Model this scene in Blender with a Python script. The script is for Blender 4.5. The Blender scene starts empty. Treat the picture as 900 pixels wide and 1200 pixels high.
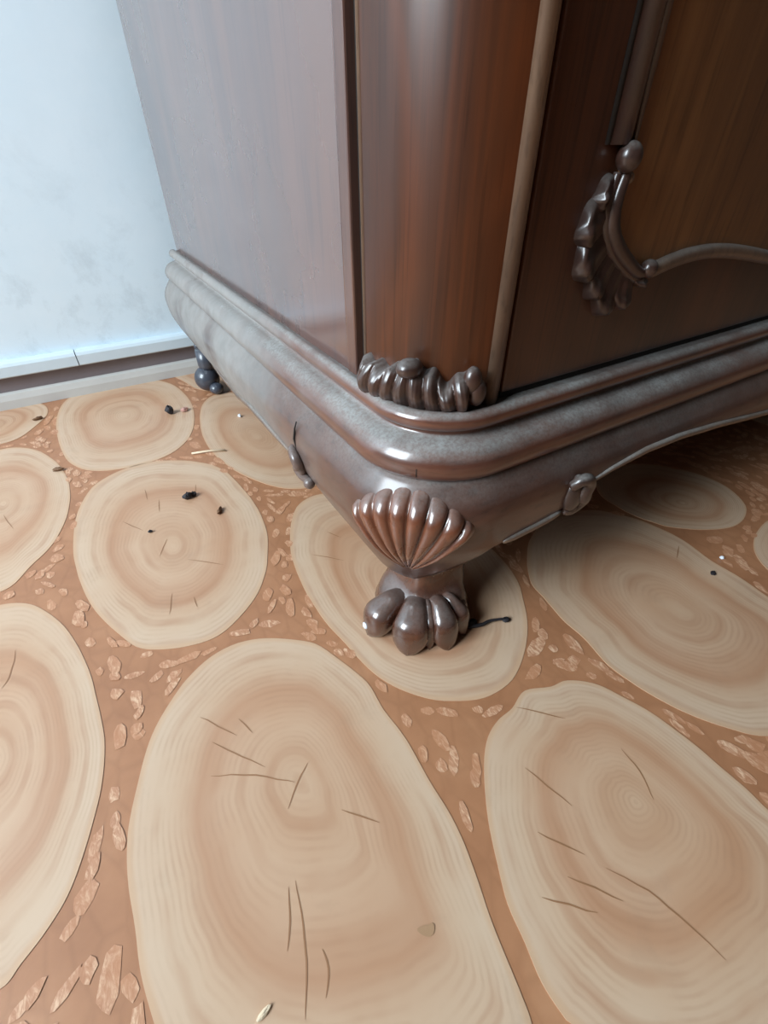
import bpy, bmesh, math, random
from math import sin, cos, pi, radians, sqrt, exp
from mathutils import Vector, Matrix, noise
random.seed(7)
S = 0.34          # metres per build unit (the camera stands one unit above the floor)
SC = bpy.context.scene

# ------------------------------------------------------------------ camera
cd = bpy.data.cameras.new('camera'); cam = bpy.data.objects.new('camera', cd)
SC.collection.objects.link(cam); SC.camera = cam
cd.sensor_fit = 'VERTICAL'; cd.sensor_height = 24.0; cd.lens = 24.0 * 545 / 1200
cd.clip_start = 0.01
cam.location = (0, 0, S)
cam.rotation_euler = (radians(90 - 38.3), 0, radians(-31.3))

# ------------------------------------------------------------------ world, light, exposure
W = bpy.data.worlds.new('world'); SC.world = W; W.use_nodes = True
W.node_tree.nodes['Background'].inputs[0].default_value = (0.72, 0.86, 1.0, 1)
W.node_tree.nodes['Background'].inputs[1].default_value = 1.6
def area(name, loc, target, size, power, col):
    l = bpy.data.lights.new(name, 'AREA'); l.shape = 'RECTANGLE'; l.size = size[0]; l.size_y = size[1]
    l.energy = power; l.color = col
    o = bpy.data.objects.new(name, l); SC.collection.objects.link(o)
    o.location = loc; d = Vector(target) - Vector(loc)
    o.rotation_euler = d.to_track_quat('-Z', 'Y').to_euler()
    return o
area('window_daylight', (-1.75, 0.16, 1.35), (0.05, 0.78, 0.30), (1.05, 1.25), 84, (0.80, 0.92, 1.0))
vs = SC.view_settings
vs.view_transform = 'Standard'; vs.look = 'None'; vs.gamma = 1; vs.use_curve_mapping = False
vs.exposure = 0.20

# ------------------------------------------------------------------ mesh helpers (build units in, metres out)
def link(name, me, mat=None, parent=None, smooth=True):
    o = bpy.data.objects.new(name, me); SC.collection.objects.link(o)
    if mat: me.materials.append(mat)
    if parent: o.parent = parent
    if smooth:
        for p in me.polygons: p.use_smooth = True
    return o
def mesh_from(name, V, F, mat=None, parent=None, smooth=True, origin=(0, 0, 0), attr=None):
    me = bpy.data.meshes.new(name)
    ox, oy, oz = origin
    me.from_pydata([((x - ox) * S, (y - oy) * S, (z - oz) * S) for x, y, z in V], [], F)
    if attr:
        a = me.attributes.new('ring', 'FLOAT', 'POINT')
        a.data.foreach_set('value', attr)
    me.validate(); me.update()
    bm = bmesh.new(); bm.from_mesh(me); bmesh.ops.recalc_face_normals(bm, faces=bm.faces); bm.to_mesh(me); bm.free()
    return link(name, me, mat, parent, smooth)
def grid(rows, closeu=False, closev=False, cap=False):
    """rows: list of equal-length lists of points"""
    V = [p for r in rows for p in r]; n = len(rows[0]); m = len(rows); F = []
    for i in range(m if closeu else m - 1):
        for j in range(n if closev else n - 1):
            a = i * n + j; b = i * n + (j + 1) % n; c = ((i + 1) % m) * n + (j + 1) % n; d = ((i + 1) % m) * n + j
            F.append((a, b, c, d))
    if cap and closev:
        F.append(tuple(range(n))); F.append(tuple((m - 1) * n + k for k in range(n)))
    return V, F
def join(parts):
    V = []; F = []
    for v, f in parts:
        k = len(V); V += v; F += [tuple(i + k for i in g) for g in f]
    return V, F
def box(x0, x1, y0, y1, z0, z1):
    V = [(x, y, z) for x in (x0, x1) for y in (y0, y1) for z in (z0, z1)]
    return V, [(0, 1, 3, 2), (4, 6, 7, 5), (0, 4, 5, 1), (2, 3, 7, 6), (0, 2, 6, 4), (1, 5, 7, 3)]
def tube(path, rad, n=12, squash=None):
    """swept round bar, rad a number or function of 0..1"""
    rows = []; P = [Vector(p) for p in path]; up = None
    for i, p in enumerate(P):
        t = (P[min(i + 1, len(P) - 1)] - P[max(i - 1, 0)]).normalized()
        if up is None: up = Vector((0, 0, 1)) if abs(t.z) < .9 else Vector((0, 1, 0))
        a = t.cross(up).normalized(); b = a.cross(t).normalized(); up = b
        r = rad(i / (len(P) - 1)) if callable(rad) else rad
        rows.append([tuple(p + a * (r * cos(2 * pi * k / n)) + b * (r * sin(2 * pi * k / n))) for k in range(n)])
    return grid(rows, closev=True, cap=True)
def ball(c, r, n=16, m=10, sc=(1, 1, 1), rot=None, fn=None):
    V = []; F = []
    for i in range(m + 1):
        th = pi * i / m
        for k in range(n):
            ph = 2 * pi * k / n
            v = Vector((sin(th) * cos(ph) * sc[0], sin(th) * sin(ph) * sc[1], cos(th) * sc[2])) * r
            if fn: v = fn(v)
            if rot: v = rot @ v
            V.append((v.x + c[0], v.y + c[1], v.z + c[2]))
    for i in range(m):
        for k in range(n):
            F.append((i * n + k, i * n + (k + 1) % n, (i + 1) * n + (k + 1) % n, (i + 1) * n + k))
    return V, F
def catmull(P, sub, closed=False):
    n = len(P); out = []
    for i in range(n if closed else n - 1):
        g = (lambda k: Vector(P[k % n])) if closed else (lambda k: Vector(P[min(max(k, 0), n - 1)]))
        a, b, c, d = g(i - 1), g(i), g(i + 1), g(i + 2)
        for s in range(sub):
            t = s / sub
            out.append(tuple(0.5 * ((2 * b) + (c - a) * t + (2 * a - 5 * b + 4 * c - d) * t * t + (3 * b - a - 3 * c + d) * t ** 3)))
    if not closed: out.append(tuple(P[-1]))
    return out
def lerp(a, b, t): return a + (b - a) * t
def sst(a, b, x):
    t = min(1, max(0, (x - a) / (b - a))); return t * t * (3 - 2 * t)
def interp(x, T):
    if x <= T[0][0]: return T[0][1]
    for (a, u), (b, v) in zip(T, T[1:]):
        if x <= b: return lerp(u, v, (x - a) / (b - a))
    return T[-1][1]
def thing(name, label, cat, loc=(0, 0, 0), group=None):
    o = bpy.data.objects.new(name, None); SC.collection.objects.link(o)
    o.empty_display_size = .05
    o.location = tuple(c * S for c in loc); o['label'] = label; o['category'] = cat
    if group: o['group'] = group
    return o
def tag(o, label, cat, group=None):
    o['label'] = label; o['category'] = cat
    if group: o['group'] = group
    return o

# ------------------------------------------------------------------ material helpers
class NT:
    def __init__(s, name):
        s.m = bpy.data.materials.new(name); s.m.use_nodes = True; s.t = s.m.node_tree
        s.b = s.t.nodes['Principled BSDF']
        s.co = s.n('ShaderNodeTexCoord').outputs['Object']
    def n(s, k, **kw):
        x = s.t.nodes.new(k)
        for a, v in kw.items(): setattr(x, a, v)
        return x
    def put(s, sock, v):
        if hasattr(v, 'is_output') or isinstance(v, bpy.types.NodeSocket): s.t.links.new(v, sock)
        else: sock.default_value = v
    def vec(s, scale=(1, 1, 1), rot=(0, 0, 0), src=None):
        x = s.n('ShaderNodeMapping'); s.put(x.inputs[0], src or s.co)
        x.inputs['Scale'].default_value = scale; x.inputs['Rotation'].default_value = rot
        return x.outputs[0]
    def noise(s, scale, detail=4, rough=.55, vec=None, dist=0.0):
        x = s.n('ShaderNodeTexNoise'); s.put(x.inputs['Vector'], vec or s.co)
        x.inputs['Scale'].default_value = scale; x.inputs['Detail'].default_value = detail
        x.inputs['Roughness'].default_value = rough; x.inputs['Distortion'].default_value = dist
        return x.outputs[0]
    def ramp(s, f, stops, interp='LINEAR'):
        x = s.n('ShaderNodeValToRGB'); s.put(x.inputs[0], f); r = x.color_ramp; r.interpolation = interp
        while len(r.elements) < len(stops): r.elements.new(.5)
        for e, (p, c) in zip(r.elements, stops):
            e.position = p; e.color = (c, c, c, 1) if not isinstance(c, tuple) else (*c[:3], 1)
        return x.outputs[0]
    def math(s, op, a, b=0.0, c=None, clamp=False):
        x = s.n('ShaderNodeMath', operation=op, use_clamp=clamp); s.put(x.inputs[0], a); s.put(x.inputs[1], b)
        if c is not None: s.put(x.inputs[2], c)
        return x.outputs[0]
    def mix(s, f, a, b, mode='MIX'):
        x = s.n('ShaderNodeMix', data_type='RGBA', blend_type=mode)
        s.put(x.inputs[0], f)
        for k, v in ((6, a), (7, b)):
            s.put(x.inputs[k], (*v, 1) if isinstance(v, tuple) and len(v) == 3 else v)
        return x.outputs[2]
    def bump(s, h, strength=.3, dist=.001):
        x = s.n('ShaderNodeBump'); s.put(x.inputs['Height'], h)
        x.inputs['Strength'].default_value = strength; x.inputs['Distance'].default_value = dist
        s.t.links.new(x.outputs[0], s.b.inputs['Normal'])
    def set(s, **kw):
        names = dict(col='Base Color', rough='Roughness', spec='Specular IOR Level', coat='Coat Weight', crough='Coat Roughness', ior='IOR', cior='Coat IOR', alpha='Alpha', sheen='Sheen Weight')
        for k, v in kw.items():
            if k == 'col' and isinstance(v, tuple) and len(v) == 3: v = (*v, 1)
            s.put(s.b.inputs[names[k]], v)
        return s.m
def lin(r, g, b):
    f = lambda c: (c / 255 / 12.92) if c / 255 <= .04045 else ((c / 255 + .055) / 1.055) ** 2.4
    return (f(r), f(g), f(b))

# ------------------------------------------------------------------ materials
def wood(name, light, mid, dark, rough=.25, coat=.6, dust=0.0, film=0.0, grain=(60, 60, 3), bumpy=.12, clear=None, spec=.5, cior=1.6, rear=0, soot=0.0):
    """varnished veneer: stretched grain, broad figure, optional dust on faces that look up"""
    k = NT(name)
    g = k.noise(1.0, 6, .65, k.vec(grain), 1.2)
    fig = k.noise(2.2, 3, .5, k.vec((3, 3, 1.1)), 1.5)
    c = k.ramp(g, [(.25, dark), (.5, mid), (.78, light)])
    c2 = k.ramp(fig, [(.3 + soot, dark), (.52 + soot, mid), (.75 + soot, light)])
    col = k.mix(.5 + 2 * soot, c, c2)
    pores = k.ramp(k.noise(1.0, 3, .6, k.vec((grain[0] * 9, grain[1] * 9, grain[2] * 7))), [(.36, .55), (.46, 1.0)])
    col = k.mix(.55, col, pores, 'MULTIPLY')
    r = k.math('ADD', k.math('MULTIPLY', k.noise(9, 4), .16), rough - .08)
    if film:
        f = k.ramp(k.noise(5, 5, .6, k.vec((2, 2, .7))), [(.3, film * .55), (.75, film)])
        col = k.mix(f, col, lin(88, 82, 92))
    cw = coat
    if dust:
        nz = k.n('ShaderNodeSeparateXYZ'); k.put(nz.inputs[0], k.n('ShaderNodeNewGeometry').outputs['Normal'])
        up = k.ramp(nz.outputs[2], [(.34, 0.0), (.88, 1.0)])
        patch = k.ramp(k.noise(22, 6, .7), [(.3, .45), (.6, 1.0)])
        fine = k.ramp(k.noise(420, 3, .7), [(.35, .6), (.6, 1.0)])
        sepx = k.n('ShaderNodeSeparateXYZ'); k.put(sepx.inputs[0], k.co)
        m = k.math('MULTIPLY', k.math('MULTIPLY', k.math('MULTIPLY', up, patch), fine), dust, clamp=True)
        m2 = k.math('MAXIMUM', m, k.math('MULTIPLY', patch, dust * .06))
        if rear:
            ry = k.ramp(k.math('ADD', k.math('MULTIPLY', sepx.outputs[1], 1.0), .5), [(.20, 0.0), (.50, rear)])
            ry = k.math('MULTIPLY', ry, k.ramp(k.noise(7, 4, .6), [(.34, .15), (.5, 1.0)]))
            m2 = k.math('MAXIMUM', m2, ry)
        dc = k.mix(k.noise(60, 4), lin(126, 125, 122), lin(164, 165, 162))
        col = k.mix(m2, col, dc)
        r = k.math('ADD', r, k.math('MULTIPLY', m2, .42), clamp=True)
        cw = k.math('MULTIPLY', k.math('SUBTRACT', 1.0, m2), coat)
    k.bump(k.math('ADD', g, k.noise(40, 4)), bumpy, .0006)
    return k.set(col=col, rough=r, coat=cw, crough=rough * .5, cior=cior, spec=spec)

M = {}
M['side'] = wood('side_veneer', lin(116, 70, 44), lin(88, 53, 36), lin(60, 37, 29), rough=.28, coat=1.0, film=.34, grain=(16, 16, 1.6), cior=1.95, bumpy=.03)
M['frame'] = wood('frame_wood', lin(112, 72, 48), lin(86, 54, 38), lin(58, 36, 28), rough=.35, coat=.5, film=.25)
M['stile'] = wood('stile_veneer', lin(132, 64, 25), lin(72, 37, 18), lin(22, 15, 12), rough=.40, coat=.22, spec=.3, grain=(45, 45, 1.6), soot=.08)
M['door'] = wood('door_veneer', lin(100, 56, 32), lin(72, 42, 28), lin(40, 27, 21), rough=.34, coat=.45, grain=(40, 40, 2))
M['field'] = wood('panel_veneer', lin(160, 112, 68), lin(124, 82, 48), lin(84, 54, 33), rough=.34, coat=.5, grain=(26, 26, 2.2))
M['dark'] = wood('carved_wood', lin(80, 46, 32), lin(56, 33, 25), lin(28, 18, 15), rough=.36, coat=.5, dust=.45, grain=(50, 50, 20))
M['bead'] = wood('bead_wood', lin(134, 108, 86), lin(106, 82, 66), lin(72, 53, 43), rough=.38, coat=.5, dust=.7, grain=(50, 50, 12))
M['ledge'] = wood('ledge_wood', lin(118, 66, 42), lin(86, 46, 31), lin(50, 28, 22), rough=.28, coat=.8, dust=.95, grain=(8, 8, 60), rear=.75)
M['apron'] = wood('apron_wood', lin(104, 62, 44), lin(76, 46, 35), lin(44, 28, 24), rough=.36, coat=.55, dust=.55, grain=(10, 10, 36), rear=.7)
M['leg'] = wood('leg_wood', lin(116, 66, 40), lin(82, 45, 29), lin(42, 25, 19), rough=.26, coat=.9, dust=.35, grain=(30, 30, 14))
M['shell'] = wood('shell_wood', lin(142, 80, 46), lin(108, 58, 35), lin(60, 33, 24), rough=.26, coat=.9, dust=.5, grain=(30, 30, 14))

k = NT('wall_paint')
c = k.mix(k.noise(6, 6, .65), lin(212, 232, 244), lin(234, 245, 252))
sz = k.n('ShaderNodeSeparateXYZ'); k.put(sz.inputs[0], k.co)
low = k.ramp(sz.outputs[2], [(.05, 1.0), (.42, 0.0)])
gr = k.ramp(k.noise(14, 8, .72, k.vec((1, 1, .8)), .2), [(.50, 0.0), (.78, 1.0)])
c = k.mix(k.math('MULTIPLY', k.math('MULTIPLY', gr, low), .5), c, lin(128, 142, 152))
k.bump(k.noise(22, 5, .5), .14, .003)
M['wall'] = k.set(col=c, rough=.62)
def plain(name, col, rough=.5, var=.12, scale=30, coat=0.0, bump=.1, spec=.5):
    k = NT(name)
    c = k.mix(k.math('MULTIPLY', k.noise(scale, 5), 1.0), tuple(x * (1 - var) for x in col), tuple(min(1, x * (1 + var)) for x in col))
    k.bump(k.noise(scale * 3, 4), bump, .001)
    return k.set(col=c, rough=rough, coat=coat, spec=spec)
M['plaster'] = plain('room_plaster', lin(86, 76, 66), .8, .06, 5)
M['cap'] = plain('white_plastic', lin(206, 220, 228), .35, .06)
M['base'] = plain('baseboard_face', lin(126, 118, 122), .55, .16, 16)
M['basestrip'] = plain('cream_strip', lin(196, 194, 190), .5, .1, 20)
M['gap'] = plain('dark_gap', lin(30, 24, 20), .8)
M['crumb'] = plain('dark_crumb', lin(36, 32, 36), .7, .4, 200)
M['chip'] = plain('wood_chip', lin(120, 88, 62), .7, .3, 200)
M['pale'] = plain('pale_bit', lin(222, 200, 170), .6, .1, 200)
M['rose'] = plain('rose_bit', lin(196, 150, 138), .6, .1, 200)
M['white'] = plain('white_chip', lin(226, 232, 240), .5, .06, 200)
M['iron'] = plain('dark_foot', lin(62, 66, 76), .35, .3, 60, coat=.4)
M['crackline'] = plain('printed_crack', lin(150, 108, 76), .45, .15, 90)
M['stain'] = plain('grey_stain', lin(166, 130, 98), .5, .1, 90)

# printed vinyl: brown ground between the slices
k = NT('vinyl_ground')
c = k.ramp(k.noise(16, 6, .6), [(.3, lin(158, 108, 76)), (.55, lin(170, 119, 85)), (.8, lin(182, 133, 98))])
vo = k.n('ShaderNodeTexVoronoi', feature='DISTANCE_TO_EDGE'); k.put(vo.inputs['Vector'], k.vec((60, 34, 1), (0, 0, .1))); vo.inputs['Scale'].default_value = 1.0
c = k.mix(k.ramp(vo.outputs[0], [(.0, 0.16), (.12, 0.0)]), c, lin(120, 76, 50))
rg = k.math('ADD', k.math('MULTIPLY', k.noise(8, 4), .12), .34)
k.bump(k.noise(7, 3), .12, .003)
M['ground'] = k.set(col=c, rough=rg, spec=.5)

# printed bark flecks: pale striated scraps
k = NT('bark_fleck')
st = k.noise(1.0, 4, .65, k.vec((300, 110, 1), (0, 0, .2)), 1.4)
oi = k.noise(20, 2)
c = k.ramp(st, [(.36, lin(172, 120, 88)), (.50, lin(188, 138, 106)), (.66, lin(220, 182, 150))])
c = k.mix(k.ramp(oi, [(.4, .55), (.6, .0)]), c, lin(184, 128, 92))
M['fleck'] = k.set(col=c, rough=.38)

# printed log slice: growth rings follow the outline through the 'ring' attribute
k = NT('slice_print')
at = k.n('ShaderNodeAttribute', attribute_name='ring').outputs['Fac']
wob = k.math('MULTIPLY', k.math('SUBTRACT', k.noise(7, 3, .5), .5), .26)
t = k.math('ADD', at, wob)
rnd = k.n('ShaderNodeObjectInfo').outputs['Random']
tone = k.ramp(t, [(.0, lin(210, 178, 151)), (.18, lin(200, 163, 135)), (.34, lin(208, 174, 147)), (.50, lin(200, 161, 133)), (.60, lin(192, 149, 120)), (.68, lin(205, 171, 144)), (.82, lin(212, 184, 159)), (1.0, lin(214, 188, 165))])
warm = k.ramp(k.noise(7, 4, .6), [(.38, 0.0), (.70, .34)])
col = k.mix(warm, tone, lin(194, 144, 106))
def rings(freq, depth, phase=0):
    s = k.math('SINE', k.math('ADD', k.math('MULTIPLY', t, freq), k.math('ADD', k.math('MULTIPLY', rnd, 20.0), phase)))
    return k.math('MULTIPLY', k.math('ADD', k.math('MULTIPLY', s, .5), .5), depth)
fine = rings(175, 1.0); broad = rings(38, 1.0, 2.0)
brk = k.noise(26, 3, .6)
col = k.mix(k.math('MULTIPLY', k.ramp(fine, [(.3, 0.0), (1.0, 1.0)]), k.math('MULTIPLY', k.ramp(brk, [(.40, 0.0), (.68, 1.0)]), .28)), col, lin(170, 126, 98))
col = k.mix(k.math('MULTIPLY', k.ramp(broad, [(.55, 0.0), (1.0, 1.0)]), k.math('MULTIPLY', k.ramp(k.noise(11, 3), [(.4, 0.0), (.62, 1.0)]), .40)), col, lin(174, 124, 92))
edge = k.ramp(at, [(.955, 0.0), (.985, .75)])
col = k.mix(edge, col, lin(208, 170, 138))
smudge = k.ramp(k.noise(19, 6, .7), [(.56, 0.0), (.78, .22)])
col = k.mix(smudge, col, lin(152, 130, 112))
rg = k.math('ADD', k.math('MULTIPLY', k.noise(8, 4), .12), .32)
k.bump(k.noise(7, 3), .12, .003)
M['slice'] = k.set(col=k.mix(1.0, col, (.88, .86, .82), 'MULTIPLY'), rough=rg, spec=.5)

# ------------------------------------------------------------------ setting: floor, wall, baseboard
FX0, FX1, FY0, FY1 = -5.3, 9.0, -6.0, 2.78
def fl(name, V, F, m, z=0.0):
    return mesh_from(name, [(x, y, z) for x, y in V], F, m, smooth=False)
floor = mesh_from('floor', *box(FX0, FX1, FY0, FY1, -.08, 0.0), M['ground'], smooth=False)
floor['kind'] = 'structure'; floor['label'] = 'glossy vinyl floor printed with oval log slices on brown bark'

wall = mesh_from('wall_back', *box(FX0, FX1, 2.745, 2.95, -.08, 7.6), M['wall'], smooth=False)
wall['kind'] = 'structure'; wall['label'] = 'grimy bluish white painted wall behind the wardrobe'
def shell_wall(name, parts, label, m='plaster'):
    o = mesh_from(name, *join([box(*p) for p in parts]), M[m], smooth=False); o['kind'] = 'structure'; o['label'] = label
WY0, WY1, WZ0, WZ1 = -1.12, 2.06, 2.0, 5.95
shell_wall('wall_left', [(FX0 - .3, FX0, FY0, WY0, 0, 7.6), (FX0 - .3, FX0, WY1, 2.745, 0, 7.6), (FX0 - .3, FX0, WY0, WY1, 0, WZ0), (FX0 - .3, FX0, WY0, WY1, WZ1, 7.6)], 'plain wall with the window that lights the room')
shell_wall('wall_right', [(FX1, FX1 + .3, FY0, 2.745, 0, 7.6)], 'plain wall at the far end of the room')
shell_wall('wall_front', [(FX0, FX1, FY0 - .3, FY0, 0, 7.6)], 'plain wall behind the camera')
shell_wall('ceiling', [(FX0 - .3, FX1 + .3, FY0 - .3, 2.95, 7.6, 7.8)], 'plain ceiling')
wf = mesh_from('window_1', *join([box(FX0 - .2, FX0 - .1, y0, y1, z0, z1) for y0, y1, z0, z1 in ((WY0, WY1, WZ0, WZ0 + .15), (WY0, WY1, WZ1 - .15, WZ1), (WY0, WY0 + .15, WZ0, WZ1), (WY1 - .15, WY1, WZ0, WZ1), (.40, .55, WZ0, WZ1))]), M['cap'], smooth=False)
wf['kind'] = 'structure'; wf['label'] = 'white window frame in the left wall'
bb = mesh_from('baseboard_back', *box(FX0, FX1, 2.722, 2.746, 0.0, .15), M['base'], smooth=False)
bb['kind'] = 'structure'; bb['label'] = 'low baseboard with white cap strip over a grey brown recess'
def sweepx(name, prof, x0, x1, m, parent):
    V, F = grid([[(x0, y, z) for y, z in prof], [(x1, y, z) for y, z in prof]], closev=True, cap=True)
    return mesh_from(name, V, F, m, parent, smooth=False)
capprof = [(2.746, .212), (2.712, .214), (2.698, .208), (2.690, .196), (2.688, .152), (2.696, .146), (2.746, .146)]
for x0, x1 in ((FX0, -.1165), (-.1125, 2.2), (2.204, FX1)):
    sweepx('cap_strip', capprof, x0, x1, M['cap'], bb)
sweepx('foot_strip', [(2.746, .074), (2.722, .074), (2.706, .066), (2.697, .040), (2.694, .001), (2.746, .001)], FX0, FX1, M['basestrip'], bb)

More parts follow.
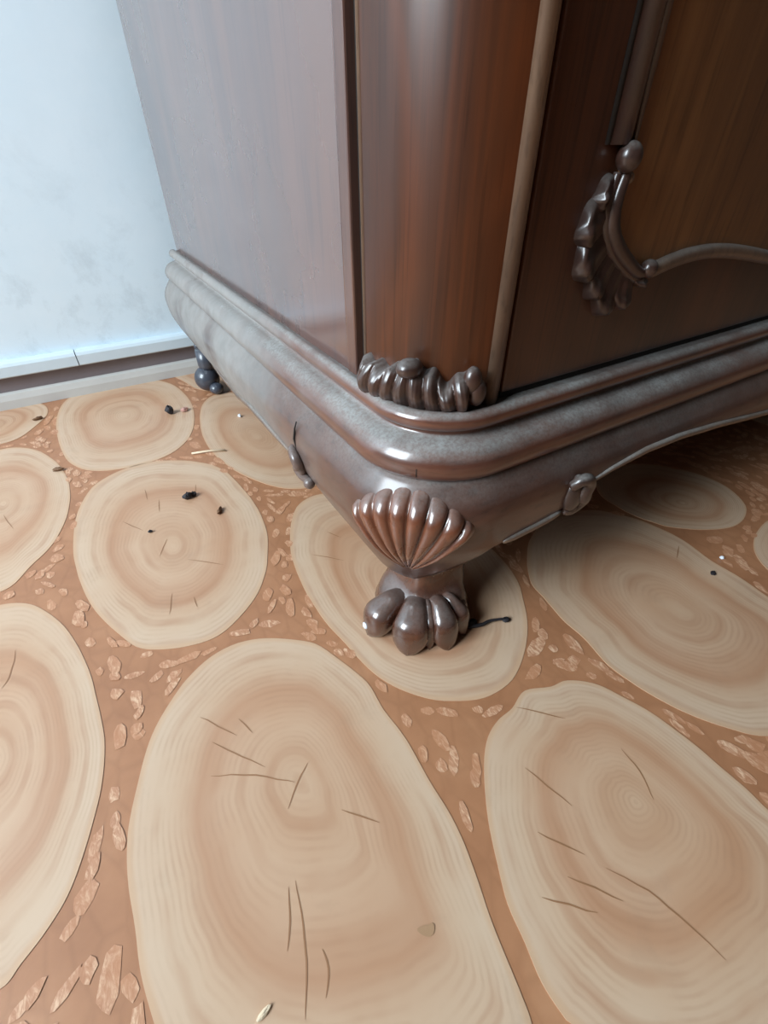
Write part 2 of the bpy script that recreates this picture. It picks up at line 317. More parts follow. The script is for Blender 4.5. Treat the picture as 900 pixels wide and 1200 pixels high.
# log slices: centre, outline, printed cracks (floor coordinates)
SLICES=[
((-0.0047,1.2801),[(-0.2743, 1.463), (-0.2543, 1.6144), (-0.1932, 1.7668), (-0.0907, 1.8391), (0.0231, 1.8426), (0.143, 1.7847), (0.2464, 1.6627), (0.283, 1.4772), (0.2871, 1.2852), (0.2579, 1.1394), (0.1965, 1.0013), (0.1281, 0.9214), (0.0515, 0.8728), (-0.0223, 0.8614), (-0.1078, 0.893), (-0.1656, 0.9365), (-0.2037, 1.0152), (-0.2424, 1.1185), (-0.267, 1.2358), (-0.2765, 1.3557)],
  [[(-0.1242, 1.4922), (-0.0728, 1.4091)], [(-0.0273, 1.6532), (-0.0311, 1.5817)], [(0.0035, 1.5607), (-0.008, 1.4867)], [(0.02, 1.1927), (0.1076, 1.1135)], [(-0.0142, 1.324), (-0.0504, 1.2532)], [(-0.0499, 1.0734), (-0.0719, 1.0011)], [(-0.0009, 1.0288), (-0.0019, 0.9862)], [(0.1424, 1.5886), (0.1209, 1.5256)]]),
((-0.0081,2.3434),[(-0.2843, 2.383), (-0.2531, 2.6095), (-0.1694, 2.7449), (-0.0183, 2.8067), (0.1461, 2.7609), (0.2585, 2.6118), (0.2959, 2.3898), (0.2744, 2.1614), (0.2073, 1.9742), (0.1072, 1.8682), (-0.0278, 1.844), (-0.1477, 1.8737), (-0.2255, 1.9496), (-0.2714, 2.0984)],
  []),
((-0.4692,1.8244),[(-0.5879, 2.2596), (-0.4948, 2.2726), (-0.4218, 2.2478), (-0.3491, 2.1615), (-0.2933, 2.0201), (-0.2661, 1.8633), (-0.2691, 1.7145), (-0.2916, 1.5939), (-0.3357, 1.4814), (-0.3921, 1.4089), (-0.4434, 1.343), (-0.5165, 1.3423), (-0.6332, 1.4281), (-0.765, 1.6526), (-0.8352, 1.8828), (-0.8341, 2.1063), (-0.7434, 2.2645)],
  [[(-0.4698, 1.7454), (-0.4387, 1.6418)]]),
((-0.4598,0.7929),[(-0.5443, 1.2883), (-0.4663, 1.2792), (-0.4058, 1.2477), (-0.3562, 1.1824), (-0.3106, 1.0802), (-0.2804, 0.9568), (-0.2673, 0.8429), (-0.262, 0.7243), (-0.2756, 0.6326), (-0.297, 0.5666), (-0.3194, 0.5096), (-0.3457, 0.4622), (-0.3781, 0.4308), (-0.4134, 0.4054), (-0.4408, 0.3894), (-0.5049, 0.4077), (-0.5688, 0.4779), (-0.6301, 0.6352), (-0.6737, 0.8563), (-0.6764, 1.0916), (-0.6218, 1.2381)],
  [[(-0.4264, 1.0817), (-0.4371, 1.0108), (-0.4534, 0.9749)]]),
((0.0633,0.4266),[(-0.25, 0.4749), (-0.2385, 0.531), (-0.2135, 0.5949), (-0.1814, 0.6646), (-0.1346, 0.7257), (-0.0756, 0.7776), (0.0052, 0.8119), (0.091, 0.8047), (0.1671, 0.7616), (0.2262, 0.7073), (0.2592, 0.6288), (0.2844, 0.5456), (0.2832, 0.4658), (0.2899, 0.3887), (0.2841, 0.3017), (0.2834, 0.2304), (0.277, 0.1774), (0.264, 0.1259), (0.2484, 0.0749), (0.2372, 0.0269), (0.2266, -0.0216), (0.2181, -0.0518), (0.1966, -0.0853), (0.0985, -0.0917), (-0.0575, -0.0337), (-0.1849, 0.073), (-0.2349, 0.1597), (-0.2473, 0.2312), (-0.2551, 0.2872), (-0.2555, 0.3442), (-0.256, 0.4077)],
  [[(-0.0742, 0.6633), (-0.0179, 0.5812)], [(-0.0664, 0.5947), (-0.0327, 0.5483), (0.0125, 0.488)], [(-0.0872, 0.5275), (-0.0094, 0.4821), (0.0515, 0.4291)], [(0.0891, 0.4512), (0.0604, 0.4284), (0.0227, 0.3915)], [(-0.0022, 0.6161), (0.0133, 0.5698)], [(0.109, 0.3365), (0.1616, 0.2812)], [(-0.0228, 0.2795), (-0.0369, 0.2357), (-0.0553, 0.2048)], [(-0.0087, 0.2812), (-0.0199, 0.2192), (-0.0386, 0.1664), (-0.0602, 0.1223)], [(-0.0064, 0.178), (-0.0074, 0.153), (-0.0242, 0.1257)]]),
((0.6034,0.0532),[(0.4326, 0.2913), (0.484, 0.3148), (0.5331, 0.3198), (0.5881, 0.3353), (0.6474, 0.312), (0.6947, 0.3027), (0.7462, 0.2584), (0.7736, 0.1976), (0.7952, 0.1371), (0.8057, 0.0645), (0.8079, 0.0024), (0.8109, -0.0463), (0.8066, -0.0876), (0.8078, -0.1453), (0.7673, -0.2145), (0.6583, -0.2682), (0.5161, -0.2614), (0.3736, -0.2103), (0.2938, -0.1354), (0.2683, -0.0823), (0.2643, -0.07), (0.2641, -0.0285), (0.2732, 0.0168), (0.2833, 0.0666), (0.3084, 0.1205), (0.3401, 0.1792), (0.3781, 0.2352)],
  [[(0.5428, 0.3162), (0.6167, 0.2398)], [(0.4651, 0.2108), (0.4915, 0.1125)], [(0.6659, 0.1338), (0.659, 0.0833), (0.6364, 0.0374)], [(0.4038, 0.116), (0.4489, 0.0462)], [(0.3984, 0.0406), (0.4533, -0.0302)], [(0.4658, 0.0139), (0.5004, -0.0455), (0.5167, -0.104), (0.5267, -0.1606)], [(0.3385, 0.0429), (0.4026, -0.0189)]]),
((0.5254,0.7463),[(0.3922, 1.2434), (0.3124, 1.0874), (0.2814, 0.9337), (0.2766, 0.7891), (0.2913, 0.6677), (0.3132, 0.5546), (0.3562, 0.4713), (0.4279, 0.403), (0.5129, 0.3685), (0.6027, 0.3785), (0.7066, 0.446), (0.7843, 0.5404), (0.8348, 0.6378), (0.8465, 0.7862), (0.7956, 0.9705), (0.6964, 1.1454), (0.5821, 1.2576), (0.48, 1.295)],
  [[(0.354, 1.0162), (0.4279, 0.9403)], [(0.4409, 1.0868), (0.47, 1.0394)]]),
((1.1213,0.2928),[(0.8605, 0.5936), (0.8403, 0.5173), (0.8247, 0.4323), (0.8253, 0.3676), (0.8126, 0.2867), (0.8198, 0.2201), (0.8372, 0.159), (0.8609, 0.104), (0.9045, 0.0412), (0.9593, -0.014), (1.0815, -0.0597), (1.243, -0.0372), (1.3691, 0.0589), (1.3802, 0.1891), (1.3905, 0.2713), (1.3885, 0.3563), (1.4041, 0.4569), (1.3887, 0.5461), (1.3532, 0.6315), (1.2728, 0.7193), (1.1296, 0.762), (0.9752, 0.708)],
  [[(1.3655, 0.447), (1.3062, 0.4151)]]),
((1.5897,0.5726),[(1.3832, 0.6132), (1.4041, 0.5629), (1.4332, 0.5139), (1.5174, 0.4473), (1.615, 0.4085), (1.7033, 0.4186), (1.7761, 0.4592), (1.8255, 0.5522), (1.8137, 0.6601), (1.7424, 0.775), (1.6264, 0.8456), (1.4741, 0.8458), (1.3872, 0.7681), (1.374, 0.6921)],
  []),
((1.6904,0.2264),[(1.5692, 0.3232), (1.66, 0.3556), (1.7683, 0.3628), (1.8708, 0.3168), (1.9157, 0.2103), (1.8158, 0.1274), (1.6636, 0.0933), (1.5401, 0.1294), (1.4898, 0.2069), (1.5085, 0.2704)],
  []),
((0.4554,1.8234),[(0.3356, 2.2626), (0.2726, 2.0444), (0.2552, 1.8345), (0.2867, 1.6382), (0.3531, 1.4802), (0.4324, 1.38), (0.5305, 1.3526), (0.6461, 1.4416), (0.7158, 1.6388), (0.7357, 1.8606), (0.6779, 2.0882), (0.5662, 2.2732), (0.4358, 2.3525)],
  []),
((0.4913,2.5510),[(0.2884, 2.7588), (0.3246, 2.6116), (0.3661, 2.469), (0.4709, 2.3678), (0.6393, 2.3542), (0.7137, 2.4297), (0.6614, 2.5609), (0.5118, 2.7112), (0.3666, 2.7994)],
  []),
((-0.5347,2.5352),[(-0.7181, 2.8487), (-0.5102, 2.8106), (-0.4022, 2.7677), (-0.3239, 2.6636), (-0.3125, 2.5596), (-0.3424, 2.4762), (-0.4191, 2.3551), (-0.4963, 2.3246), (-0.6718, 2.3184), (-0.8869, 2.4884), (-0.9873, 2.7637), (-0.8828, 2.8753)],
  [])]

def polar(c, P, z=.0012, rings_=12):
    B = catmull([Vector(p) for p in P], 5, closed=True)
    n = len(B); V = [(c[0], c[1], z)]; A = [0.0]; F = []
    for r in range(1, rings_ + 1):
        t = r / rings_
        for i, (x, y) in enumerate(B):
            wob = 1 + .006 * noise.noise(Vector((x * 14, y * 14, 0))) * t
            V.append((c[0] + (x - c[0]) * t * wob, c[1] + (y - c[1]) * t * wob, z)); A.append(t)
    for i in range(n):
        F.append((0, 1 + i, 1 + (i + 1) % n))
        for r in range(rings_ - 1):
            a = 1 + r * n + i; b = 1 + r * n + (i + 1) % n
            F.append((a, a + n, b + n, b))
    k0 = 1 + (rings_ - 1) * n; k1 = len(V)
    for i in range(n): x, y, _ = V[k0 + i]; V.append((x, y, 0)); A.append(1.0)
    for i in range(n): F.append((k0 + i, k1 + i, k1 + (i + 1) % n, k0 + (i + 1) % n))
    return V, F, A, B
def inside(p, B):
    c = False; j = len(B) - 1
    for i in range(len(B)):
        if (B[i][1] > p[1]) != (B[j][1] > p[1]) and p[0] < (B[j][0] - B[i][0]) * (p[1] - B[i][1]) / (B[j][1] - B[i][1]) + B[i][0]: c = not c
        j = i
    return c
def crack(P, w, z, parent, m=None):
    P = catmull([Vector(p) for p in P], 4); n = len(P); V = []; F = []
    for i, p in enumerate(P):
        a = Vector(P[max(i - 1, 0)]); b = Vector(P[min(i + 1, n - 1)]); d = (b - a).normalized()
        nn = Vector((-d.y, d.x)); ww = w * (.25 + sin(pi * i / (n - 1))) * .5
        q = Vector(p) + nn * .003 * noise.noise(Vector((p[0] * 30, p[1] * 30, 3)))
        V += [(*(q + nn * ww), z), (*(q - nn * ww), z)]
    for i in range(n - 1): F.append((2 * i, 2 * i + 1, 2 * i + 3, 2 * i + 2))
    return mesh_from('crack', V, F, m or M['crackline'], parent, smooth=False)
OUT = []; EXTRA = []
def make_slice(c, P, cracks):
    V, F, A, B = polar(c, P)
    o = mesh_from('log_slice', V, F, M['slice'], floor, smooth=False, attr=A)
    OUT.append([tuple(b) for b in B])
    for l in cracks: crack(l, .0024, .0018, o)
for c, P, cr in SLICES: make_slice(c, P, cr)
# the print goes on outside the photographed patch in the same staggered oval rhythm
cen = [c for c, _, _ in SLICES]
for col_ in range(-8, 16):
    for row in range(-4, 4):
        x = -.47 + col_ * .535 + random.uniform(-.03, .03); y = .76 + row * 1.04 + (0 if col_ % 2 == 0 else .50) + random.uniform(-.04, .04)
        if not (FX0 + .3 < x < FX1 - .3 and FY0 + .5 < y < 2.70): continue
        if any(((x - c[0]) / .55) ** 2 + ((y - c[1]) / .93) ** 2 < 1 for c in cen): continue
        hx = random.uniform(.245, .275); hy = random.uniform(.43, .48)
        P = []
        for i in range(18):
            a = 2 * pi * i / 18; r = 1 + random.uniform(-.035, .035)
            P.append((x + hx * r * cos(a), min(y + hy * r * sin(a), 2.70)))
        for _ in range(4):
            if any(inside(p, B) for p in P for B in OUT): P = [(x + (px - x) * .88, y + (py - y) * .88) for px, py in P]
        if any(inside(p, B) for p in P for B in OUT): continue
        cen.append((x, y)); make_slice((x + random.uniform(-.03, .03), y + random.uniform(-.06, .06)), P, [])

# bark flecks in the gaps, laid along the gap they fill
FV = []; FF = []
def edge_near(p, lim=.2):
    best = (9, None)
    for B in OUT:
        c = B[0]
        if abs(c[0] - p[0]) > 1.0 or abs(c[1] - p[1]) > 1.4: continue
        for i in range(0, len(B), 2):
            d = (B[i][0] - p[0]) ** 2 + (B[i][1] - p[1]) ** 2
            if d < best[0]:
                q = B[(i + 1) % len(B)]; best = (d, math.atan2(q[1] - B[i][1], q[0] - B[i][0]))
    return sqrt(best[0]), best[1]
placed = []; tries = 0
rr = random.Random(3)
while tries < 24000 and len(placed) < 1600:
    tries += 1
    p = (rr.uniform(-1.2, 2.4), rr.uniform(-.5, 2.6))
    if any(inside(p, B) for B in OUT): continue
    d, a = edge_near(p)
    if d < .016 or d > .30: continue
    big = max(0, 1 - tries / 1500)
    L = rr.uniform(.014, .034) + .020 * big; Wd = min(rr.uniform(.008, .016) + .009 * big, d * .6)
    if big and d < .03: continue
    if any((p[0] - q[0]) ** 2 + (p[1] - q[1]) ** 2 < (.50 * (L + q[2])) ** 2 for q in placed): continue
    placed.append((p[0], p[1], L))
    a += rr.uniform(-.35, .35); k0 = len(FV); n = 9; zf = .0005 + .0010 * rr.random()
    for i in range(n):
        th = 2 * pi * i / n; r = rr.uniform(.72, 1.1)
        u = L * r * cos(th); v = Wd * r * sin(th)
        FV.append((p[0] + u * cos(a) - v * sin(a), p[1] + u * sin(a) + v * cos(a), zf))
    FF.append(tuple(range(k0, k0 + n)))
fk = mesh_from('bark_flecks', FV, FF, M['fleck'], floor, smooth=False); fk['kind'] = 'stuff'
crack([(.135, .118), (.15, .108), (.162, .111)], .012, .0024, floor, M['stain']).name = 'stain'

# ------------------------------------------------------------------ wardrobe
X0, Y0, XM = .345, .49, 2.70
CX, CY, RR = .575, .72, .23
YB = 2.60
HT = 5.5
ROOT = (XM, 1.55, 0)
wd = thing('wardrobe', 'large old carved brown wardrobe with claw feet and dusty rounded base', 'wardrobe', ROOT)
def wm(name, VF, m, parent=None, smooth=True):
    return mesh_from(name, VF[0], VF[1], m, parent or wd, smooth, ROOT)
def mirror(o, parent=None):
    """a copy of a part (and its own parts) on the other side of the wardrobe's centre line"""
    c = o.copy(); SC.collection.objects.link(c); c.parent = parent or o.parent
    if parent is None: c.scale = (-1, 1, 1)
    for ch in list(o.children): mirror(ch, c)
    return c
def samples(half=False):
    """path stations round the base, each (kind, value)"""
    s = [('L', lerp(YB, CY, (i / 46))) for i in range(46)]
    s += [('A', 180 + 90 * i / 28) for i in range(29)]
    s += [('F', lerp(CX, XM, (i / 60))) for i in range(1, 61)]
    if not half: s += [(k + 'm', v) for k, v in reversed(s[:-1])]
    return s
def at(st, d):
    k, v = st
    if k[0] == 'L': p = (X0 + d, v)
    elif k[0] == 'F': p = (v, Y0 + d)
    else:
        r = RR - d; a = radians(v); p = (CX + r * cos(a), CY + r * sin(a))
    return (2 * XM - p[0], p[1]) if k.endswith('m') else p
ALL = samples()

# base moulding: bead, groove and broad rounded nose
bp = [(.16, .497), (.16, .614), (.100, .614), (.092, .619), (.084, .620), (.076, .617), (.070, .610), (.068, .601), (.071, .592), (.078, .586), (.086, .582),
      (.087, .577), (.083, .573), (.074, .571), (.064, .568), (.053, .563), (.044, .556), (.037, .547), (.032, .537), (.030, .526), (.031, .515), (.035, .506), (.042, .500), (.052, .497)]
rows = [[(*at(s, d), z) for d, z in bp] for s in ALL]
wm('base_moulding', grid(rows, closev=True, cap=True), M['ledge'])

cp = []
for q in ((.0525, .562), (.037, .5455), (.0295, .530), (.0300, .515), (.041, .5005)):
    cp.append((*at(('A', 222), q[0]), q[1]))
wm('joint_crack', tube(cp[2:], .0008, 6), M['gap'])

# apron: bulging board with a shaped lower edge
prof = [(.110, .13), (.168, .09), (.215, .065), (.262, .040), (.315, .017), (.345, .007), (.369, .003), (.40, .000), (.425, .000), (.445, .005), (.46, .012), (.48, .026), (.502, .045)]
def dprof(z): return interp(z, prof)
zl_side = [(.72, .190), (.80, .205), (.90, .25), (.98, .300), (1.02, .322), (1.06, .335), (1.25, .342), (1.42, .335), (1.55, .300), (1.75, .230), (2.0, .165), (2.35, .150), (2.60, .170)]
zl_front = [(.575, .328), (.64, .336), (.70, .340), (.765, .350), (.79, .385), (.83, .408), (.90, .422), (1.02, .432), (1.16, .430), (1.33, .415), (1.55, .385), (1.85, .345), (2.1, .34), (2.35, .37), (2.55, .36), (2.70, .325)]
def zlow(st):
    k, v = st
    return interp(v, zl_side) if k[0] == 'L' else interp(v, zl_front) if k[0] == 'F' else interp(v, [(180, .190), (222, .190), (246, .265), (270, .328)])
rows = []
for s in ALL:
    zl = zlow(s); r = []
    for i in range(19):
        z = lerp(.503, zl, i / 18); r.append((*at(s, dprof(z)), z))
    r.append((*at(s, dprof(zl) + .02), zl - .003))
    for i in range(7):
        z = lerp(zl, .503, i / 6); r.append((*at(s, dprof(z) + .045), z))
    rows.append(r)
ap = wm('apron', grid(rows, closev=True, cap=True), M['apron'])
# raised rim along the arches
def rim(sts, r=.0085):
    pts = []
    for s in sts:
        z = zlow(s) + .004; pts.append((*at(s, dprof(z) - .001), z))
    n = len(pts) - 1
    return wm('rim', tube(pts, lambda t: r * (.45 + .55 * min(1, 8 * min(t, 1 - t))), 10), M['bead'], ap)
rim([('F', lerp(.80, XM, i / 60)) for i in range(61)]); rim([('Fm', lerp(.80, XM, i / 60)) for i in range(61)])
rim([('F', lerp(.60, .765, i / 12)) for i in range(13)], .008)
rim([('L', lerp(1.05, 2.35, i / 40)) for i in range(41)], .009); rim([('Lm', lerp(1.05, 2.35, i / 40)) for i in range(41)], .009)
# small ear-shaped scrolls where the arches begin
def scroll_front():
    parts = [tube(catmull([(.765, .487, .425), (.778, .476, .443), (.795, .474, .441), (.806, .476, .426), (.803, .478, .405), (.808, .480, .388), (.818, .486, .376), (.812, .492, .358), (.792, .494, .348), (.775, .494, .356)], 4),
                  lambda t: .011 + .006 * sin(pi * t), 10),
             ball((.787, .492, .395), .034, 14, 10, (.85, .55, 1.35)), ball((.783, .485, .438), .013), ball((.798, .497, .356), .021, 12, 8, (1, .8, 1))]
    return join(parts)
sf = wm('scroll', scroll_front(), M['dark'], ap)
def scroll_side():
    parts = [tube(catmull([(.349, 1.035, .375), (.338, 1.01, .380), (.335, .988, .368), (.340, .985, .350), (.345, 1.0, .338), (.348, 1.012, .325), (.352, 1.0, .308), (.360, .985, .298), (.366, .97, .290)], 4), lambda t: .010 + .005 * sin(pi * t), 10),
             ball((.352, 1.003, .335), .025, 12, 8, (.6, .8, 1.4)), ball((.360, .975, .292), .016)]
    return join(parts)
ss = wm('scroll', scroll_side(), M['apron'], ap)
# open joint above the side scroll
wm('joint_crack', tube([(.350, 1.003, .385), (.343, 1.0, .42), (.346, .994, .45), (.352, .992, .468)], lambda t: .0038 - .002 * t, 6), M['gap'], ap)

# front leg: squared ankle on a claw paw, shell on the knee
lr = []
for z, h, cx_, cy_, e in [(.34, .155, .612, .757, 2.4), (.27, .135, .598, .743, 2.6), (.225, .108, .585, .730, 3.6), (.19, .090, .575, .719, 5), (.16, .081, .566, .709, 6), (.135, .078, .560, .702, 6),
                          (.118, .082, .555, .696, 5), (.100, .086, .550, .692, 4), (.088, .098, .540, .684, 2.6), (.07, .112, .531, .676, 2.2), (.04, .124, .527, .672, 2.1), (.0005, .112, .530, .676, 2.1)]:
    r = []
    for i in range(40):
        a = 2 * pi * i / 40; c_, s_ = cos(a), sin(a)
        rr_ = h / ((abs(c_) ** e + abs(s_) ** e) ** (1 / e)); r.append((cx_ + rr_ * c_, cy_ + rr_ * s_, z))
    lr.append(r)
leg = wm('leg', grid(lr, closev=True, cap=True), M['leg'])
def toe(ang, length, w, h, back=.02):
    a = radians(ang); ux, uy = cos(a), sin(a); vx, vy = -uy, ux; bx_, by_ = .532, .676; rows = []
    n = 16
    for i in range(n + 1):
        t = i / n
        u = lerp(back, length, 1 - (1 - t) ** 1.35)
        e = sqrt(max(0, 1 - max(0, (t - .62) / .38) ** 2.2))
        ht = h * (.86 + .16 * exp(-((t - .42) / .2) ** 2) - .02 * t) * (.42 + .58 * e)
        wt = w * (.80 + .22 * exp(-((t - .72) / .22) ** 2)) * (.10 + .90 * e)
        zc = ht * .5; r = []
        for k_ in range(18):
            q = 2 * pi * k_ / 18; cc, s2 = cos(q), sin(q)
            yy = wt * math.copysign(abs(cc) ** .85, cc); zz = zc + zc * math.copysign(abs(s2) ** .8, s2)
            r.append((bx_ + ux * u + vx * yy, by_ + uy * u + vy * yy, max(.0006, zz)))
        rows.append(r)
    return grid(rows, closev=True, cap=True)
for ang, L, w, h in [(184, .180, .043, .108), (223, .174, .047, .118), (243, .150, .018, .108), (260, .163, .036, .116), (285, .150, .028, .106), (300, .13, .024, .09)]:
    wm('toe', toe(ang, L, w, h), M['leg'], leg)
wm('paint_chip', ball((.462, .597, .103), .008, 7, 5, (1.5, .6, .5)), M['white'], leg)
wm('paint_chip', ball((.352, .672, .030), .009, 7, 5, (.6, 1.2, 1)), M['white'], leg)
# scallop shell: eight ribs fanning over the knee
def shell():
    rows = []; NA, NR, ribs = 96, 22, 8
    for i in range(NA + 1):
        x = i / NA; al = radians(lerp(-43, 43, x)); q = x * ribs; f = q - int(min(q, ribs - 1e-6))
        rib = sqrt(max(0, 1 - (2 * f - 1) ** 2)); r = []
        Rm = (.170 + .036 * cos(al * 1.6)) * (.965 + .035 * rib)
        for j in range(NR + 1):
            t = j / NR; rad_ = .02 + Rm * t
            s_ = rad_ * sin(al); w_ = rad_ * cos(al); z = .262 + w_; ph = radians(220.5) + s_ / .225
            e = sqrt(max(0, 1 - max(0, (t - .8) / .2) ** 2)); side = min(1, 12 * min(x, 1 - x))
            h = (.004 + .008 * sin(pi * min(1, t * .85 + .1)) + .019 * rib * (.30 + .70 * t)) * e * (.4 + .6 * side) - .006 * (1 - e)
            R = RR - dprof(z) + h
            r.append((CX + R * cos(ph), CY + R * sin(ph), z))
        rows.append(r)
    V, F = grid(rows)
    return V, F
wm('shell_carving', shell(), M['shell'], leg)
leg2 = mirror(leg)
# rear foot: turned bun under a short neck
bf = join([ball((.418, 2.43, .062), .062, 20, 14, (1, 1, 1)), tube([(.43, 2.43, .10), (.43, 2.43, .13), (.44, 2.43, .20)], lambda t: .032 + .018 * t, 14), ball((.44, 2.36, .028), .028, 12, 8, (1.3, 1.2, 1))])
rf = wm('rear_foot', bf, M['iron'])
mirror(rf)
wm('glue_block', ball((.435, 2.58, .175), .02, 8, 6, (1, .8, 1.2)), M['iron'])

# carcass
wm('carcass', join([box(.476, 2 * XM - .476, .83, YB - .01, .45, HT), box(.645, 2 * XM - .645, .637, .83, .45, HT)]), M['frame'], smooth=False)
def plank(x0, x1, y0, y1, z0, z1, name, m, parent=None, bev=.004):
    o = wm(name, box(x0, x1, y0, y1, z0, z1), m, parent, smooth=False)
    md = o.modifiers.new('bevel', 'BEVEL'); md.width = bev * S; md.segments = 2
    return o
sp = plank(.450, .474, .888, YB, .606, HT, 'side_panel', M['side'])
mirror(sp)
fs = plank(.4475, .474, .850, .887, .606, HT, 'frame_strip', M['frame'])
mirror(fs)
gp = wm('groove', box(.466, .50, .805, .852, .606, HT), M['gap'], smooth=False); mirror(gp)
EX, EY, RX, RY = .625, .80, .175, .205
def stile_pt(phi, out=0.0):
    a = radians(phi); n = Vector((cos(a) / RX, sin(a) / RY)).normalized()
    return (EX + RX * cos(a) + n.x * out, EY + RY * sin(a) + n.y * out)
rows = []
for i in range(33):
    p = 176 + (257 - 176) * i / 32; x, y = stile_pt(p)
    rows.append([(x, y, .606), (x, y, HT)])
rows.append([(.640, .640, .606), (.640, .640, HT)]); rows.append([(.480, .812, .606), (.480, .812, HT)])
V, F = grid(rows, closeu=True)
stl = wm('corner_stile', (V, F), M['stile'])
md = stl.modifiers.new('edge', 'EDGE_SPLIT'); md.split_angle = radians(35)
mirror(stl)
# upright beads either side of the stile
b1 = wm('upright_bead', tube([(.598, .600, .612), (.598, .600, HT)], .0135, 14), M['bead']); mirror(b1)
b3 = wm('upright_bead', tube([(.617, .603, .612), (.617, .603, HT)], .0045, 8), M['bead']); mirror(b3)
b2 = wm('upright_bead', tube([(.4535, .812, .612), (.4535, .812, HT)], .006, 8), M['bead']); mirror(b2)

# acanthus band at the foot of the stile
def acanthus_band():
    rows = []; N1, N2 = 130, 20
    for i in range(N1 + 1):
        x = i / N1; phi = lerp(180, 250, x); r = []
        dx = x - .52
        top = .676 + .016 * exp(-(dx / .13) ** 2) + .014 * exp(-((x - .93) / .07) ** 2) + .006 * sin(x * 40) - .012 * exp(-((x - .78) / .06) ** 2)
        for j in range(N2 + 1):
            v = j / N2; z = lerp(.612, top, v)
            q = dx + .05 * (v - .5) * (1 if dx > 0 else -1) * min(1, abs(dx) * 6)
            rib = abs(sin(pi * 9.5 * q + .3)) ** .5
            fine_ = .5 + .5 * sin(2 * pi * 38 * q)
            body_ = sin(pi * (.12 + .80 * v)) ** .7
            ends = min(1, 9 * min(x, 1 - x) + .15)
            out = (.014 + .034 * body_ * (.55 + .45 * rib) + .0012 * fine_) * ends
            if j == N2: out = -.004
            r.append((*stile_pt(phi, out), z))
        rows.append(r)
    parts = [grid(rows)]
    cx1, cy1 = stile_pt(216, .034); parts.append(ball((cx1, cy1, .690), .022, 16, 10, (1.15, 1.0, .8)))
    cx1, cy1 = stile_pt(184, .016); parts.append(ball((cx1, cy1, .632), .020, 14, 10, (.9, 1, 1.3)))
    for p_, z_, s_ in ((246, .672, .020), (249, .650, .020)):
        x_, y_ = stile_pt(p_, .022); parts.append(ball((x_, y_, z_), s_, 14, 10, (.9, .8, 1.3)))
    return join(parts)
ab = wm('leaf_carving', acanthus_band(), M['dark']); mirror(ab)

# doors
def make_door():
    dr = plank(.628, 2.694, .600, .636, .627, HT - .1, 'door', M['door'])
    mid = 1.66
    arc = [(.808, .965), (.802, .940), (.800, .918), (.805, .895), (.820, .873), (.844, .852), (.872, .834), (.900, .818), (.925, .808), (.940, .808)]
    arch = [(.968, .806), (1.000, .812), (1.028, .817), (1.084, .823), (1.16, .824), (1.246, .817), (1.346, .803), (1.45, .786), (1.56, .775), (1.66, .771)]
    left = [(.806, HT - .5), (.806, .985)] + arc + arch
    poly = left + [(2 * mid - x, z) for x, z in reversed(left[:-1])]
    n = len(poly); V = [(x, .5955, z) for x, z in poly] + [(x, .604, z) for x, z in poly]
    F = [tuple(range(n)), tuple(range(2 * n - 1, n - 1, -1))] + [(i, (i + 1) % n, (i + 1) % n + n, i + n) for i in range(n)]
    o = wm('door_panel', (V, F), M['field'], dr, smooth=False)
    for sgn in (1, -1):
        f = (lambda x: x) if sgn == 1 else (lambda x: 2 * mid - x)
        def T(pts, r, y=.594): return tube([(f(x), y, z) for x, z in pts], r, 12)
        wm('upright_moulding', join([T([(.786, HT - .5), (.786, 1.0)], .019, .597), T([(.815, HT - .5), (.815, .995)], .0075, .594)]), M['dark'], dr)
        wm('upright_groove', T([(.764, HT - .5), (.764, 1.0)], .0045, .599), M['gap'], dr)
        wm('arch_bead', T(catmull([Vector(p) for p in arch], 5), .0145, .592), M['bead'], dr)
        sc_ = catmull([Vector(p) for p in arc], 5)
        wm('c_scroll', join([T(sc_, lambda t: .009 + .005 * sin(pi * t), .584), T([(x - .012 * (1 - i / len(sc_)) , z - .012 * i / len(sc_)) for i, (x, z) in enumerate(sc_)], lambda t: .007 + .004 * sin(pi * t), .590)]), M['dark'], dr)
        wm('berry', ball((f(.800), .580, .985), .021, 16, 12, (1, .9, 1)), M['dark'], dr)
        wm('berry', ball((f(.818), .585, .958), .009, 12, 8), M['bead'], dr)
        wm('berry', ball((f(.945), .580, .814), .0165, 16, 12), M['dark'], dr)
        lobes = []
        cx_, cz_ = .935, .950
        for ang, R, wa in ((184, .180, 7), (197, .212, 9), (213, .226, 9.5), (229, .222, 8.5), (243, .232, 9), (257, .212, 8.5), (270, .172, 7)):
            rows = []
            for i in range(17):
                u = i / 16 * 2 - 1; r = []
                for j in range(15):
                    t = j / 14
                    rad_ = lerp(.128, R, t) * (1 - .05 * u * u * t)
                    wd_ = wa * 1.15 * (.75 + .5 * sin(pi * min(1, t * .8 + .1)) ** 1.0) * (1 if t < .75 else sqrt(max(0.0, 1 - ((t - .75) / .26) ** 2)) * .66 + .34)
                    a = radians(ang + u * wd_ + 7 * (t - .3) ** 2)
                    vein = .0022 * cos(u * 3 * pi) * t
                    h = .006 + .012 * (1 - abs(u) ** 2.2) * (.5 + .8 * t) + vein + .007 * exp(-((t - .82) / .12) ** 2) * (1 - u * u)
                    if i in (0, 16) or j == 14: h = -.002
                    r.append((f(cx_ + rad_ * cos(a)), .5995 - h, cz_ + rad_ * sin(a)))
                rows.append(r)
            lobes.append(grid(rows))
        wm('leaf_carving', join(lobes), M['dark'], dr)
    return dr
dr = make_door(); mirror(dr)
wm('door_shadow_gap', box(.63, 2 * XM - .63, .606, .64, .612, .628), M['gap'], smooth=False)
plank(.36, 2 * XM - .36, .52, YB, HT, HT + .12, 'cornice', M['frame'], bev=.03)

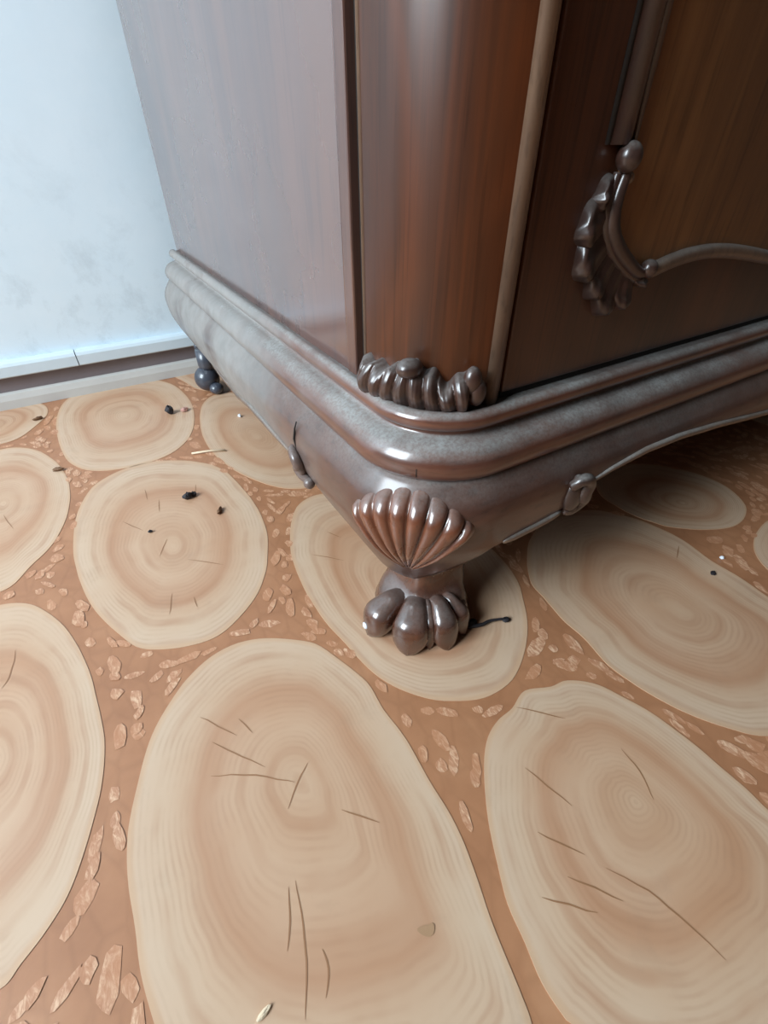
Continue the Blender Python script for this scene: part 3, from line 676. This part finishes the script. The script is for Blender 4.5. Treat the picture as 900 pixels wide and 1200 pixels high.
# ------------------------------------------------------------------ litter on the floor
def bit(name, x, y, sx, sy, sz_, m, label, cat, rot=0.0, seed=0):
    R_ = random.Random(seed)
    o = bpy.data.objects
    V, F = ball((0, 0, 0), 1, 9, 6)
    V = [(a * sx * R_.uniform(.65, 1.15), b * sy * R_.uniform(.65, 1.15), (c + .9) * sz_ * R_.uniform(.75, 1.1)) for a, b, c in V]
    V = [(a, b, max(0, c)) for a, b, c in V]
    q = mesh_from(name, V, F, m, smooth=False); q.location = (x * S, y * S, .0015 * S); q.rotation_euler.z = rot
    return tag(q, label, cat)
bit('crumb', .184, 2.247, .020, .024, .022, M['crumb'], 'black crumb on the far slice nearest the baseboard', 'crumb', .3, 1)
bit('crumb', .249, 2.239, .022, .014, .010, M['rose'], 'pinkish pale crumb beside the black crumb near the baseboard', 'crumb', .5, 2)
bit('crumb', .096, 1.512, .018, .014, .014, M['crumb'], 'larger black crumb on the round slice left of the wardrobe', 'crumb', 0, 3)
bit('crumb', .118, 1.518, .012, .012, .010, M['crumb'], 'small black crumb touching the larger one on the round slice', 'crumb', 1, 4)
bit('wood_chip', .172, 1.377, .007, .024, .008, M['chip'], 'thin brown splinter on the round slice beside the black crumbs', 'splinter', -.5, 5)
bit('wood_chip', -.293, 1.962, .022, .010, .008, M['chip'], 'brown chip on the left slice edge', 'chip', -.2, 6)
bit('wood_chip', -.349, 2.50, .026, .010, .008, M['chip'], 'brown chip by the baseboard at far left', 'chip', .3, 7)
bit('crumb', .453, 2.043, .009, .010, .008, M['white'], 'tiny white crumb beside the wardrobe near its rear foot', 'crumb', 0, 8)
bit('crumb', -.053, 1.387, .009, .006, .005, M['crumb'], 'tiny dark speck left of centre on the round slice', 'crumb', 0, 9)
bit('crumb', -.109, .159, .014, .005, .003, M['pale'], 'pale fleck at the near edge of the big slice', 'crumb', .2, 10)
bit('crumb', 1.423, .344, .007, .007, .005, M['white'], 'tiny white speck on the bark beyond the claw foot', 'crumb', .2, 11)
bit('crumb', 1.336, .321, .012, .008, .004, M['crumb'], 'dark speck at the right on the slice before the wardrobe', 'crumb', .2, 12)
st_ = mesh_from('straw', *tube([(.181, 1.816, .006), (.245, 1.797, .008), (.308, 1.770, .006)], .0042, 7), M['pale'])
tag(st_, 'thin pale straw lying on the bark beside the wardrobe', 'straw')
tw = mesh_from('twig', *join([tube(catmull([(.585, .545, .010), (.62, .530, .010), (.650, .527, .011), (.690, .512, .010)], 4), lambda t: .006 - .003 * t, 7), ball((.690, .510, .008), .009, 8, 6, (1.3, 1, .5)), ball((.60, .548, .010), .014, 8, 6, (1.6, .8, .7))]), M['crumb'])
tag(tw, 'dark twig with fluff sticking out from the claw foot', 'twig')
